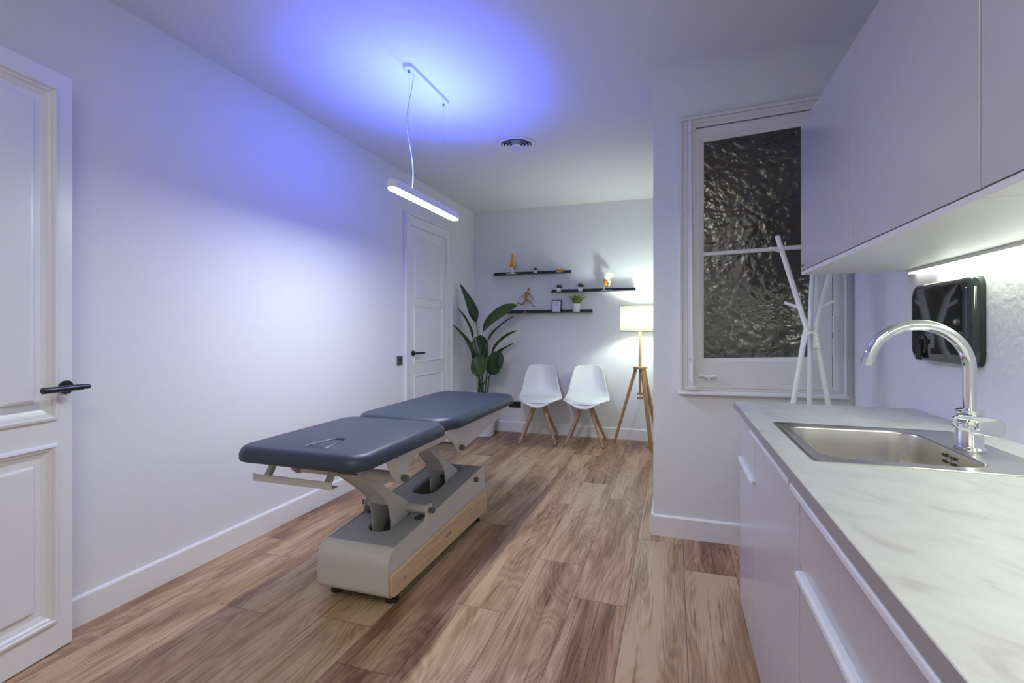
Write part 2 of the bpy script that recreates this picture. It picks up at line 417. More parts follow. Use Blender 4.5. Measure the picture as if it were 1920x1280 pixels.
# local +x -> (sinA,-cosA); local -y (room side) -> (cosA, sinA)
door1.rotation_euler = (0, 0, math.atan2(-math.cos(A), math.sin(A)))
def flip(bm):   # local y mirrored so that room side is +y in rotated frame
    return xf(bm, Matrix.Scale(-1, 4, (0, 1, 0)))
bm = leaf(BM(), .80, .006, 2.194, .04, [(.056, .744, .876, 2.134), (.056, .744, .112, .791)], ST)
obj('leaf', flip(bm), 'trim', door1)
bm = BM(); cyl(bm, (.026, 0, .997), (.026, .009, .997), .026, n=32); cyl(bm, (.026, .009, .997), (.026, .05, .997), .010, n=16)
hd = obj('handle_rose', bm, 'black', door1, bevel=.0015)
bm = BM(); cyl(bm, (.004, .052, .997), (.145, .052, .997), .0115, n=20); cyl(bm, (-.022, .052, .997), (.004, .052, .997), .0095, n=20)
obj('lever', bm, 'black', hd, bevel=.0015)
bm = B1(-2.334, -2.09, .37, .47, 0, ZC); struct('trim_1', bm, 'trim')

# closed door on the left wall; build in local frame x along +Y world, y = into wall
door2 = bpy.data.objects.new('door_2', None); C.objects.link(door2); door2['kind'] = 'structure'
door2.location = (XL, 4.036, 0); door2.rotation_euler = (0, 0, PI / 2)
# rotated 90deg: local x -> +Y, local y -> -X (into wall)
ST2 = [(0, 0), (.003, .006), (.010, .008), (.014, .001), (.020, .001), (.026, -.006), (.05, -.006)]
bm = leaf(BM(), .742, .006, 2.186, .03, [(.075, .655, 1.515, 2.105), (.065, .668, .90, 1.447), (.065, .668, .12, .785)], ST2, -.004)
obj('leaf', bm, 'trim', door2)
bm = BM()
for (o_, i_, y_, yi) in (((-.112, .86, 2.298), (-.094, .842, 2.280), -.034, -.030), ((-.094, .842, 2.280), (-.004, .746, 2.190), -.018, -.012)):
    rings = []
    for (x0, x1, zt), yy in ((o_, 0.0), (o_, y_), (i_, yi), (i_, 0.0)):
        rings.append([(x0, yy, 0), (x0, yy, zt), (x1, yy, zt), (x1, yy, 0)])
    R_ = [[bm.verts.new(p) for p in r_] for r_ in rings]
    for k in range(4):
        a, b = R_[k], R_[(k + 1) % 4]
        for i in range(3): bm.faces.new((a[i], a[i + 1], b[i + 1], b[i]))
obj('casing', bm, 'trim', door2, bevel=.002)
bm = BM(); cyl(bm, (.045, -.004, .994), (.045, -.014, .994), .026, n=24); cyl(bm, (.045, -.014, .994), (.045, -.05, .994), .009, n=12)
hd = obj('handle_rose', bm, 'black', door2)
bm = BM(); cyl(bm, (.030, -.052, .994), (.185, -.052, .994), .011, n=16); obj('lever', bm, 'black', hd)
for z in (1.10, 1.97):
    bm = BM(); cyl(bm, (.748, -.018, z - .06), (.748, -.018, z + .06), .006, n=8); obj('hinge', bm, 'trim', door2)

# wall switch, socket, hook
sw = thing('light_switch', 'small black square light switch on the left wall beside the closed door', 'switch', (XL, 3.85, .94))
bm = B1(0, .010, -.043, .043, -.043, .043); obj('cover_plate', bm, 'knob', sw, bevel=.002)
bm = B1(.010, .014, -.018, .022, -.030, .030); obj('rocker', bm, 'black', sw, bevel=.002)
so = thing('power_socket', 'black double power socket low on the back wall left of the chairs', 'socket', (-1.80, YB, .325))
bm = B1(-.075, .075, -.010, 0, -.036, .036); obj('cover_plate', bm, 'black', so, bevel=.002)
for x in (-.036, .036):
    bm = BM(); cyl(bm, (x, -.010, 0), (x, -.012, 0), .020, n=20); obj('socket_insert', bm, 'rubber', so)
hk = thing('wall_hook', 'small round chrome knob hook on the side of the projecting wall', 'hook', (XS, 3.9, 1.198))
bm = BM(); lathe(bm, [(.007, 0), (.007, .022), (.030, .024), (.034, .028), (.030, .034), (.012, .038)], 24)
xf(bm, Matrix.Rotation(-PI / 2, 4, 'Y')); obj('knob', bm, 'chrome', hk, smooth=True)

# ------------------------------------------------------------------ ceiling pendant and vent
pd = thing('linear_pendant_lamp', 'slim white linear pendant lamp glowing below and blue above', 'lamp', (BAR[0], BAR[1], 0))
bm = BM(); slab(bm, -.030, .030, -.40, .40, 1.944, 1.984, R=.029, rt=.004); obj('housing', bm, 'plastic', pd, smooth=True)
bm = BM(); slab(bm, -.026, .026, -.395, .395, 1.936, 1.9445, R=.025); obj('diffuser', bm, 'diff', pd)
bm = BM(); slab(bm, -.030, .030, -.245, .245, ZC - .022, ZC - .0005, R=.029, rb=.003); obj('canopy', bm, 'plastic', pd, smooth=True)
for y in (-.21, .21):
    bm = BM(); cyl(bm, (0, y, 1.983), (0, y, ZC - .02), .0011, n=6); s_ = obj('suspension_wire', bm, 'steel', pd)
    bm = BM(); cyl(bm, (0, y, ZC - .034), (0, y, ZC - .021), .006, n=10); obj('wire_grip', bm, 'knob', s_)
pts = []
for i in range(25):
    t = i / 24; z = 1.983 + t * (ZC - .02 - 1.983)
    pts.append((.010 * math.sin(t * 7) - .004, -.17 + (-.035) * math.sin(PI * t) + .012 * math.sin(t * 9), z))
bm = BM(); tube(bm, pts, .0028, 8); obj('power_cord', bm, 'plastic', pd, smooth=True)

vt = thing('ceiling_vent', 'round white ring-louvred ceiling air vent', 'vent', (-1.158, 3.61, ZC))
bm = BM(); lathe(bm, [(.148, -.0005), (.150, -.004), (.146, -.009), (.118, -.006), (.116, .0)], 48, cap0=False, cap1=False); obj('rim', bm, 'plastic', vt, smooth=True)
bm = BM(); lathe(bm, [(.0005, -.0015), (.117, -.0015)], 48, cap0=False, cap1=False); obj('backing', bm, 'dark', vt)
for k, rr_ in enumerate((.104, .080, .056)):
    bm = BM(); lathe(bm, [(rr_ - .006, -.003), (rr_ + .006, -.013 - .002 * k), (rr_ + .0065, -.0115 - .002 * k), (rr_ - .005, -.002)], 48, cap0=False, cap1=False)
    obj('ring_louvre', bm, 'plastic', vt, smooth=True)
bm = BM(); lathe(bm, [(.0005, -.018), (.030, -.018), (.036, -.015), (.030, -.003)], 40); obj('centre_disc', bm, 'plastic', vt, smooth=True)

# ------------------------------------------------------------------ treatment table
tt = thing('treatment_table', 'long slate blue padded treatment table on a grey wedge base with wooden sides', 'treatment table', (-1.36, 2.4, 0))
OX, OY = -1.36, 2.4
def TO(bm): return xf(bm, Matrix.Translation((-OX, -OY, 0)))
def topz(y): return .252 + (y - 1.85) * .077
BX0, BX1, BY0, BY1 = -1.533, -1.168, 1.835, 2.965
# shell: side plates (profile) + rounded nose
def side_profile(y0, y1, z0, zr):
    p = [(y0 + .03, z0)]
    p += [(y1 - .02, z0), (y1, z0 + .02), (y1, topz(y1) - .03), (y1 - .03, topz(y1))]
    r_ = .062
    for i in range(7):
        a = PI / 2 * i / 6; p.append((y0 + r_ - r_ * math.sin(a), topz(y0 + r_) - r_ + r_ * math.cos(a)))
    p += [(y0, z0 + .03)]
    for i in range(1, 4):
        a = PI / 2 * i / 4; p.append((y0 + .03 - .03 * math.cos(a), z0 + .03 - .03 * math.sin(a)))
    return p
SP = side_profile(BY0, BY1, .05, 0)
bm = BM()
for x0, x1 in ((BX0, BX0 + .006), (BX1 - .006, BX1)): prism_yz(bm, SP, x0, x1)
# ears holding the pivots
for x0, x1 in ((BX0, BX0 + .006), (BX1 - .006, BX1)):
    ear = [(2.165, topz(2.165) - .01), (2.180, .290), (2.185, .318)] + [(2.215 - .030 * math.cos(a), .318 + .024 * math.sin(a)) for a in (.5, 1, 1.57, 2.1, 2.7)] + [(2.243, .29), (2.235, topz(2.235) - .01)]
    prism_yz(bm, ear, x0 - .0007, x1 + .0007)
obj('side_plate', TO(bm), 'couch', tt)
bm = BM()  # wrap-around nose sheet
nose = [(BY1 - .004, .053), (BY1 - .004, topz(BY1) - .006)]
nose_pts = [p for p in SP if True]
r_ = .062; cs = []
for i in range(9):
    a = PI / 2 * i / 8; cs.append((BY0 + .001 + r_ - r_ * math.sin(a), topz(BY0 + r_) - r_ + r_ * math.cos(a) - .001))
cs = cs + [(BY0 + .001, .08)] + [(BY0 + .031 - .03 * math.cos(a), .081 - .03 * math.sin(a)) for a in (.4, .8, 1.2, 1.57)]
inner = [(y + .004, z - .004) for y, z in cs]
loft(bm, [[(BX0 + .006, y, z) for y, z in cs + inner[::-1]], [(BX1 - .006, y, z) for y, z in cs + inner[::-1]]])
obj('nose_cover', TO(bm), 'couch', tt, smooth=True)
bm = B1(BX0 + .006, BX1 - .006, BY1 - .012, BY1 - .004, .055, topz(BY1) - .01); obj('rear_cover', TO(bm), 'couch', tt)
bm = BM()  # top cover with two slots
def plate(x0, x1, y0, y1, hx0, hx1, hy0, hy1, R):
    o_, i_ = rr(x0, x1, y0, y1, .0005, 0, 8), rr(hx0, hx1, hy0, hy1, R, 0, 8)
    rings = [[(x, y, topz(y) - .003) for x, y, _ in o_], [(x, y, topz(y) - .003) for x, y, _ in i_],
             [(x, y, topz(y) - .020) for x, y, _ in i_], [(x, y, topz(y) - .006) for x, y, _ in o_]]
    loft(bm, rings, loop=True)
x0, x1 = BX0 + .0062, BX1 - .0062
plate(x0, x1, BY0 + .064, 2.36, -1.412, -1.282, 2.005, 2.27, .062)
plate(x0, x1, 2.36, BY1 - .014, -1.432, -1.285, 2.45, 2.935, .065)
obj('top_cover', TO(bm), 'couchtop', tt)
bm = B1(-1.50, -1.20, 1.92, 2.95, .06, .10); obj('base_plate', TO(bm), 'dark', tt)
for (cx) in (-1.215, -1.487):
    bm = BM(); slab(bm, cx - .02, cx + .02, 2.165, 2.235, topz(2.2) - .0025, topz(2.2) - .001, R=.018); obj('pivot_recess', TO(bm), 'dark', tt)
for sx, x0 in ((1, BX1), (-1, BX0)):
    x1 = x0 + sx * .014
    pr = [(1.842, .075), (1.848, .062), (1.868, .052), (2.955, .052), (2.972, .062), (2.975, .080), (2.975, .190), (1.842, .158)]
    bm = prism_yz(BM(), pr, min(x0, x1) + (.0005 if sx > 0 else 0), max(x0, x1)); wp = obj('wood_side_panel', TO(bm), 'oak', tt, bevel=.003)
    for y, z in ((1.945, .105), (2.87, .118)):
        bm = BM(); cyl(bm, (x1, y, z), (x1 + sx * .003, y, z), .008, n=16); obj('screw', TO(bm), 'steel', wp)
    bm = BM(); slab(bm, -.034, .034, -.008, .008, 0, .002, R=.003)
    xf(bm, Matrix.Translation((x1, 2.40, .118)) @ Matrix.Rotation(sx * PI / 2, 4, 'Y') @ Matrix.Rotation(PI / 2, 4, 'Z')); obj('badge', TO(bm), 'steel', wp)
for x in (-1.50, -1.205):
    for y in (1.93, 2.90):
        bm = BM(); lathe(bm, [(.012, .052), (.012, .018), (.026, .016), (.030, .008), (.030, .0)], 24, x, y); obj('foot', TO(bm), 'rubber', tt)
# scissor arms
arm = [(1.795, .585), (1.815, .605), (1.865, .603), (1.93, .545), (2.02, .470), (2.10, .415), (2.20, .355), (2.235, .325), (2.235, .285), (2.205, .265),
       (2.16, .215), (2.11, .15), (2.06, .15), (2.065, .22), (2.062, .30), (2.045, .37), (2.005, .425), (1.95, .472), (1.88, .525)]
def build_arm(dy):
    bm = BM()
    P2 = [(y + dy, z) for y, z in arm]
    for x0, x1 in ((-1.404, -1.398), (-1.300, -1.294)): prism_yz(bm, P2, x0, x1)
    # web between the plates following the lower edge from top to knee
    web = [(1.800, .586), (1.882, .528), (1.952, .475), (2.007, .428), (2.044, .378)]
    for a, b in zip(web[:-1], web[1:]):
        prism_yz(bm, [(a[0] + dy, a[1]), (b[0] + dy, b[1]), (b[0] + dy + .005, b[1] + .004), (a[0] + dy + .005, a[1] + .004)], -1.398, -1.300)
    return obj('lift_arm', TO(bm), 'couch', tt, bevel=.001)
build_arm(0); build_arm(.6)
for y, z, xa, xb in ((1.862, .580, -1.640, -1.125), (2.460, .575, -1.640, -1.125)):
    bm = BM(); cyl(bm, (xa, y, z), (xb, y, z), .024, n=24); obj('cross_tube', TO(bm), 'couch', tt, smooth=True)
bm = BM(); cyl(bm, (BX0 + .006, 2.213, .312), (BX1 - .006, 2.213, .312), .021, n=24); obj('cross_tube', TO(bm), 'couch', tt, smooth=True)
bm = BM(); cyl(bm, (-1.145, 2.80, topz(2.8) - .03), (BX0 - .02, 2.80, topz(2.8) - .03), .012, n=16); obj('pivot_axle', TO(bm), 'knob', tt)
for y, z, x0 in ((1.862, .580, -1.113), (2.460, .575, -1.113), (2.213, .312, BX1), (2.80, topz(2.80) - .03, BX1)):
    for sg in (1, -1):
        xx = x0 if sg > 0 else (-1.651 if x0 > -1.12 else BX0)
        bm = BM(); cyl(bm, (xx, y, z), (xx + sg * .026, y, z), .0145, n=20); obj('pivot_cap', TO(bm), 'knob', tt, bevel=.003)
# upper frame plates
PN = [(1.60, .692), (1.735, .690), (1.748, .665), (1.770, .625), (1.810, .578), (1.835, .558), (1.865, .550), (1.885, .562), (1.900, .590), (1.92, .618), (1.95, .638), (2.0, .652), (2.30, .652), (2.345, .660), (2.345, .692)]
PF = [(2.305, .695), (2.310, .660), (2.36, .625), (2.395, .600), (2.415, .572), (2.440, .548), (2.475, .542), (2.52, .556), (3.16, .640), (3.28, .672), (3.28, .695)]
for x0 in (-1.655, -1.119):
    bm = prism_yz(BM(), PN, x0, x0 + .006); obj('head_frame_plate', TO(bm), 'couch', tt)
    bm = prism_yz(BM(), PF, x0 + (.001 if x0 > -1.2 else -.001), x0 + .0065); obj('leg_frame_plate', TO(bm), 'couch', tt)
bm = B1(-1.649, -1.119, 1.66, 2.29, .684, .694); box(bm, -1.648, -1.119, 2.32, 3.25, .684, .695); obj('support_board', TO(bm), 'couchtop', tt)
# pads
def pad_rings(x0, x1, y0, y1, z0, z1, R):
    rings = []
    def ring(d, z): rings.append(rr(x0 + d, x1 - d, y0 + d, y1 - d, max(R - d, .004), z, 12))
    ring(.03, z0); ring(.012, z0 + .001)
    for i in range(1, 6): a = PI / 2 * i / 6; ring(.012 * (1 - math.sin(a)), z0 + .010 * (1 - math.cos(a)))
    rt = .040
    for i in range(9):
        a = PI / 2 * i / 8; ring(rt * (1 - math.cos(a)), z1 - .004 - (rt) * (1 - math.sin(a)))
    ring(.08, z1 - .002); ring(.13, z1)
    return rings
rg = pad_rings(-1.690, -1.070, 1.500, 2.262, .694, .758, .095)
rg = rg[:-2]
hx, hy, zt = -1.345, 1.645, .757
RG0 = list(rg[-1])
def oval(rx, ry, z): return [(hx + (px - (-1.380)) * 0 + rx * math.cos(a), hy + ry * math.sin(a), z) for px, a in [(0, math.atan2(p[1] - hy, p[0] - hx)) for p in RG0]]
for rx, ry, z in ((.16, .135, zt - .001), (.068, .126, zt), (.062, .120, zt - .001), (.055, .113, zt - .007), (.052, .110, zt - .022)): rg.append(oval(rx, ry, z))
bm = loft(BM(), rg); pdd = obj('head_pad', TO(bm), 'vinyl', tt, smooth=True)
bm = BM(); loft(bm, [oval(.049, .106, zt - .022), oval(.050, .107, zt - .010), oval(.045, .102, zt - .005), oval(.03, .08, zt - .002), oval(.01, .04, zt - .001)])
obj('face_hole_plug', TO(bm), 'vinyl', pdd, smooth=True)
bm = loft(BM(), pad_rings(-1.690, -1.070, 2.272, 3.385, .696, .760, .13)); obj('body_pad', TO(bm), 'vinyl', tt, smooth=True)
# hand rail under the head pad
bm = BM(); prof = [(1.590, .624), (1.590, .594), (1.632, .594), (1.632, .598), (1.594, .598), (1.594, .624)]
prism_yz(bm, prof, -1.655, -1.265)
obj('head_rail', TO(bm), 'couch', tt, bevel=.0015)
for x in (-1.60, -1.30):
    bm = BM(); prism_yz(bm, [(1.600, .606), (1.622, .606), (1.680, .685), (1.660, .690)], x - .012, x + .012); box(bm, x - .05, x + .022, 1.63, 1.70, .672, .692); obj('rail_bracket', TO(bm), 'couch', tt)

# ------------------------------------------------------------------ wall shelves
def shelf(name, x0, x1, z, lab):
    s_ = thing(name, lab, 'shelf', ((x0 + x1) / 2, YB, z), 0, None); h = (x1 - x0) / 2
    bm = BM(); prism_yz(bm, [(0, 0), (-.118, 0), (-.118, .003), (-.004, .003), (-.004, .038), (0, .038)], -h, h)
    obj('ledge', bm, 'shelf', s_); return s_
Z1, Z2, Z3 = 1.862, 1.642, 1.408
shelf('wall_shelf', -2.06, -1.122, Z1, 'upper left black metal ledge shelf holding the amber knee model')
shelf('wall_shelf', -1.352, -.402, Z2, 'middle black metal ledge shelf holding the white hip bone model')
shelf('wall_shelf', -1.90, -.877, Z3, 'lowest black metal ledge shelf holding the running wooden figure')
Y0 = YB - .062
# little potted plants
def mini_pot(lab, x, z, hh, rr_, kind):
    t = thing('potted_succulent', lab, 'plant', (x, Y0, z + .003), 0, 'tiny potted succulents on the wall shelves')
    bm = BM(); slab(bm, -rr_, rr_, -rr_, rr_, 0, hh, R=.006, rt=.002); obj('pot', bm, 'pot', t)
    bm = BM(); slab(bm, -rr_ + .004, rr_ - .004, -rr_ + .004, rr_ - .004, hh, hh + .003, R=.004); obj('soil', bm, 'soil', t)
    bm = BM()
    if kind == 0:
        for k in range(46):
            a = random.uniform(0, 2 * PI); e_ = random.uniform(0, 1); rad = rr_ * 1.05 * math.sqrt(e_)
            p = Vector((rad * math.cos(a), rad * math.sin(a), hh + .010 + .012 * random.random()))
            loft(bm, [[p + Vector((s_ * math.cos(b), s_ * math.sin(b), dz)) for b in [2 * PI * i / 6 for i in range(6)]] for s_, dz in ((.002, -.006), (.006, 0), (.002, .007))])
    else:
        n = 18 if kind == 1 else 22
        for k in range(n):
            a = k * 2.4; lift = .25 + 1.15 * (k / n); ln = .045 if kind == 1 else .058
            if kind == 1: lift *= .9
            d = Vector((math.cos(a) * math.cos(lift), math.sin(a) * math.cos(lift), math.sin(lift)))
            p = Vector((0, 0, hh)); tube(bm, [p, p + d * ln * .5, p + d * ln], [.005, .0065 if kind == 1 else .0045, .0006], 6)
    obj('leaves', bm, 'succ', t, smooth=True)
mini_pot('tiny bushy plant in a white square pot on the upper left shelf', -1.529, Z1, .040, .021, 0)
mini_pot('tiny rosette succulent in a white pot at the left end of the middle shelf', -1.250, Z2, .048, .023, 1)
mini_pot('tiny spiky aloe in a white pot on the middle shelf between rosette and hip model', -1.003, Z2, .048, .022, 2)
# grass pot
gp = thing('potted_grass', 'bushy green grass plant in a round white pot on the lowest shelf', 'plant', (-1.052, Y0 + .002, Z3 + .003))
bm = BM(); lathe(bm, [(.036, 0), (.040, .003), (.050, .098), (.047, .099), (.044, .085)], 32); obj('pot', bm, 'pot', gp, smooth=True)
bm = BM(); lathe(bm, [(.044, .084), (.043, .088)], 24); obj('soil', bm, 'soil', gp)
bm = BM()
for k in range(95):
    a = random.uniform(0, 2 * PI); ln = random.uniform(.09, .135); lean = random.uniform(.05, 1.0); b0 = Vector((.028 * math.cos(a) * lean, .028 * math.sin(a) * lean, .087))
    pts = []
    for i in range(6):
        t = i / 5; rr2 = ln * (t * math.sin(lean * (.45 + .55 * t)))
        pts.append(b0 + Vector((math.cos(a) * rr2, math.sin(a) * rr2, ln * t * math.cos(lean * (.4 + .45 * t)))))
    sd = Vector((-math.sin(a), math.cos(a), 0)); wd = [.0034, .0046, .0046, .0038, .0022, .0003]
    up = Vector((0, 0, .0008))
    loft(bm, [[p - sd * w_, p + up, p + sd * w_, p - up] for p, w_ in zip(pts, wd)])
# keep blades in front of the wall
for v_ in bm.verts: v_.co.y = min(v_.co.y, .052)
obj('grass_blades', bm, 'grass', gp)
# knee model
kn = thing('knee_joint_model', 'anatomical knee joint model with amber muscle on a white base', 'anatomical model', (-1.815, Y0, Z1 + .003))
bm = BM(); slab(bm, -.060, .060, -.045, .045, 0, .008, R=.006); obj('base', bm, 'plastic', kn)
bm = BM(); tube(bm, [(0, 0, .008), (0, 0, .03), (0, 0, .055), (.002, 0, .075), (.002, 0, .085)], [.024, .019, .018, .024, .020], 16); obj('tibia', bm, 'bone', kn, smooth=True)
bm = BM(); tube(bm, [(-.010, 0, .060), (-.014, 0, .075), (-.008, 0, .10), (-.002, 0, .12), (.002, 0, .14), (.003, 0, .17), (.004, 0, .215), (.006, 0, .240), (.006, 0, .244)], [.004, .009, .020, .026, .024, .014, .011, .010, .004], 16)
tube(bm, [(.020, -.012, .058), (.032, -.014, .080), (.044, -.014, .105), (.046, -.012, .125), (.047, -.012, .14)], [.004, .009, .010, .007, .002], 10)
obj('muscle', bm, 'amber', kn, smooth=True)
bm = BM(); tube(bm, [(.018, .0, .08), (.022, 0, .10), (.024, 0, .125), (.020, 0, .145)], [.010, .013, .012, .004], 12); tube(bm, [(.012, 0, .15), (.016, 0, .20), (.018, 0, .242)], [.006, .005, .004], 10); obj('femur', bm, 'bone', kn, smooth=True)
# disc model
dm = thing('spine_disc_model', 'small cream and amber vertebra model lying on the upper left shelf', 'anatomical model', (-1.255, Y0, Z1 + .003))
bm = BM(); lathe(bm, [(.030, 0), (.036, .006), (.030, .014), (.034, .020), (.024, .026)], 24); obj('lower_vertebra', bm, 'bone', dm, smooth=True)
bm = BM(); lathe(bm, [(.036, .024), (.041, .028), (.041, .034), (.034, .038)], 24); tube(bm, [(.030, -.01, .032), (.050, -.008, .032), (.062, 0, .026), (.05, 0, .012), (.035, 0, .010)], [.010, .011, .008, .007, .005], 10); obj('disc_ring', bm, 'amber', dm, smooth=True)
bm = BM(); lathe(bm, [(.030, .038), (.026, .046), (.030, .058), (.024, .066), (.006, .068)], 24); obj('upper_vertebra', bm, 'bone', dm, smooth=True)
# hip model
hp = thing('hip_joint_model', 'white anatomical pelvis half with amber hip joint on a white base', 'anatomical model', (-.700, Y0, Z2 + .003))
bm = BM(); slab(bm, -.068, .050, -.045, .045, 0, .009, R=.006); obj('base', bm, 'plastic', hp)
bm = BM(); tube(bm, [(-.040, 0, .009), (-.038, 0, .04), (-.038, 0, .07), (-.046, 0, .092), (-.048, 0, .105), (-.040, 0, .112)], [.014, .012, .014, .017, .014, .005], 14); tube(bm, [(-.040, 0, .09), (-.018, 0, .100), (-.005, 0, .115)], [.012, .010, .016], 12); obj('femur', bm, 'bone', hp, smooth=True)
bm = BM()
for k in range(11):
    a = k / 11 * 2 * PI; c_ = Vector((-.020 + .004 * math.cos(a), .018 * math.sin(a), 0))
    tube(bm, [c_ + Vector((-.004 + .010 * math.cos(a), 0, .055)), c_ + Vector((.018 * math.cos(a), .006 * math.sin(a), .085)), c_ + Vector((.024 * math.cos(a), .008 * math.sin(a), .11)), c_ + Vector((.018 * math.cos(a), 0, .128))], [.003, .009, .009, .002], 8)
obj('joint_capsule', bm, 'amber', hp, smooth=True)
bm = BM()   # iliac wing: curved thick sheet with lobed outline
out_ = [(-.005, .115), (-.022, .130), (-.045, .138), (-.040, .155), (-.022, .185), (.0, .203), (.022, .208), (.032, .196), (.048, .197), (.066, .180), (.070, .162), (.060, .158), (.056, .145), (.038, .146), (.028, .135), (.024, .120), (.036, .105), (.032, .090), (.026, .070), (.026, .050), (.016, .042), (.006, .062), (.008, .085), (.004, .10)]
def bow(x, z): return -.030 + .9 * (x - .012) ** 2 * 12 - .25 * (z - .10)
loft(bm, [[(x, bow(x, z) + .014, z) for x, z in out_], [(x * 1.02, bow(x, z) + .007, z * 1.006 - .0005) for x, z in out_], [(x, bow(x, z), z) for x, z in out_]])
tube(bm, [(.010, -.02, .058), (.020, -.025, .075), (.012, -.022, .10), (-.006, -.015, .12), (.0, -.012, .14)], [.006, .008, .009, .016, .008], 10)
obj('pelvis_bone', bm, 'bone', hp, smooth=False, bevel=.003)
# mannequin
mq = thing('wooden_mannequin', 'small jointed wooden figure posed running on a thin rod stand', 'figurine', (-1.655, Y0, Z3 + .003))
bm = BM(); lathe(bm, [(.040, 0), (.040, .007), (.037, .009)], 32); obj('stand_base', bm, 'mann', mq)
bm = BM(); cyl(bm, (0, 0, .008), (0, 0, .160), .0022, n=8); obj('stand_rod', bm, 'steel', mq)
def cap(bm, pts, rs, n=12): tube(bm, pts, rs, n)
bm = BM()
cap(bm, [(.004, 0, .150), (.006, 0, .158), (.008, 0, .170), (.010, 0, .180)], [.006, .016, .018, .010])                # pelvis
cap(bm, [(.010, 0, .176), (.012, 0, .190), (.018, 0, .215), (.026, 0, .235), (.030, 0, .246)], [.008, .014, .020, .022, .008])   # torso
cap(bm, [(.030, 0, .244), (.034, 0, .256)], [.006, .006])
cap(bm, [(.034, 0, .254), (.037, 0, .262), (.042, 0, .278), (.046, 0, .292), (.047, 0, .298)], [.004, .013, .017, .013, .003])  # head
def limb(p, rs):
    for (a, b), (r0, r1) in zip(zip(p[:-1], p[1:]), rs):
        a, b = Vector(a), Vector(b); d = b - a
        cap(bm, [a, a + d * .12, a + d * .5, b - d * .1, b], [r0 * .6, r0, (r0 + r1) * .56, r1, r1 * .6], 10)
limb([(.012, -.020, .236), (-.018, -.026, .198), (-.060, -.030, .172), (-.075, -.030, .165)], [(.008, .0065), (.0065, .0045), (.006, .004)])
limb([(.036, .020, .232), (.058, .026, .198), (.090, .022, .162), (.100, .02, .148)], [(.008, .0065), (.0065, .0045), (.006, .004)])
limb([(.014, -.010, .155), (.062, -.012, .136), (.098, -.012, .082)], [(.011, .0085), (.0085, .005)])
limb([(.096, -.012, .080), (.128, -.012, .066)], [(.007, .005)])
limb([(.000, .010, .152), (-.036, .012, .098), (-.094, .012, .120)], [(.011, .0085), (.0085, .005)])
limb([(-.094, .012, .116), (-.110, .012, .100)], [(.006, .005)]); limb([(-.092, .012, .118), (-.084, .012, .138)], [(.006, .004)])
o = obj('figure', bm, 'mann', mq, smooth=True)
# framed notice
fr = thing('framed_notice', 'small dark framed white notice with printed text on the lowest shelf', 'frame', (-1.286, Y0 + .02, Z3 + .003)); fr.rotation_euler = (math.radians(-9), 0, 0)
bm = BM(); frame(bm, [(-.056, 0), (.056, 0), (.056, .146), (-.056, .146)], [(-.048, .008), (.048, .008), (.048, .138), (-.048, .138)], 0, -.012); obj('frame_rim', bm, 'shelf', fr, bevel=.001)
bm = B1(-.049, .049, -.006, -.003, .007, .139); sh = obj('notice_sheet', bm, 'paper', fr)
TM = lambda x, z: Matrix.Translation((x, -.0065, z)) @ Matrix.Rotation(PI / 2, 4, 'X')
bm = BM(); prism_xz(bm, [(-.004, .116), (0, .112), (.005, .117), (.001, .123)], -.0062, -.0068); obj('printed_mark', bm, 'ink', sh)
for i, (z, wds) in enumerate(((.103, (-.020, .022)), (.098, (-.016, .016)), (.086, (-.032, .030)), (.081, (-.026, .028)), (.022, (-.011, .011)))):
    bm = BM(); x_ = wds[0]
    while x_ < wds[1]:
        l_ = random.uniform(.004, .009); box(bm, x_, min(x_ + l_, wds[1]), -.0068, -.0062, z, z + .0022); x_ += l_ + .002
    obj('text_line', bm, 'ink', sh)

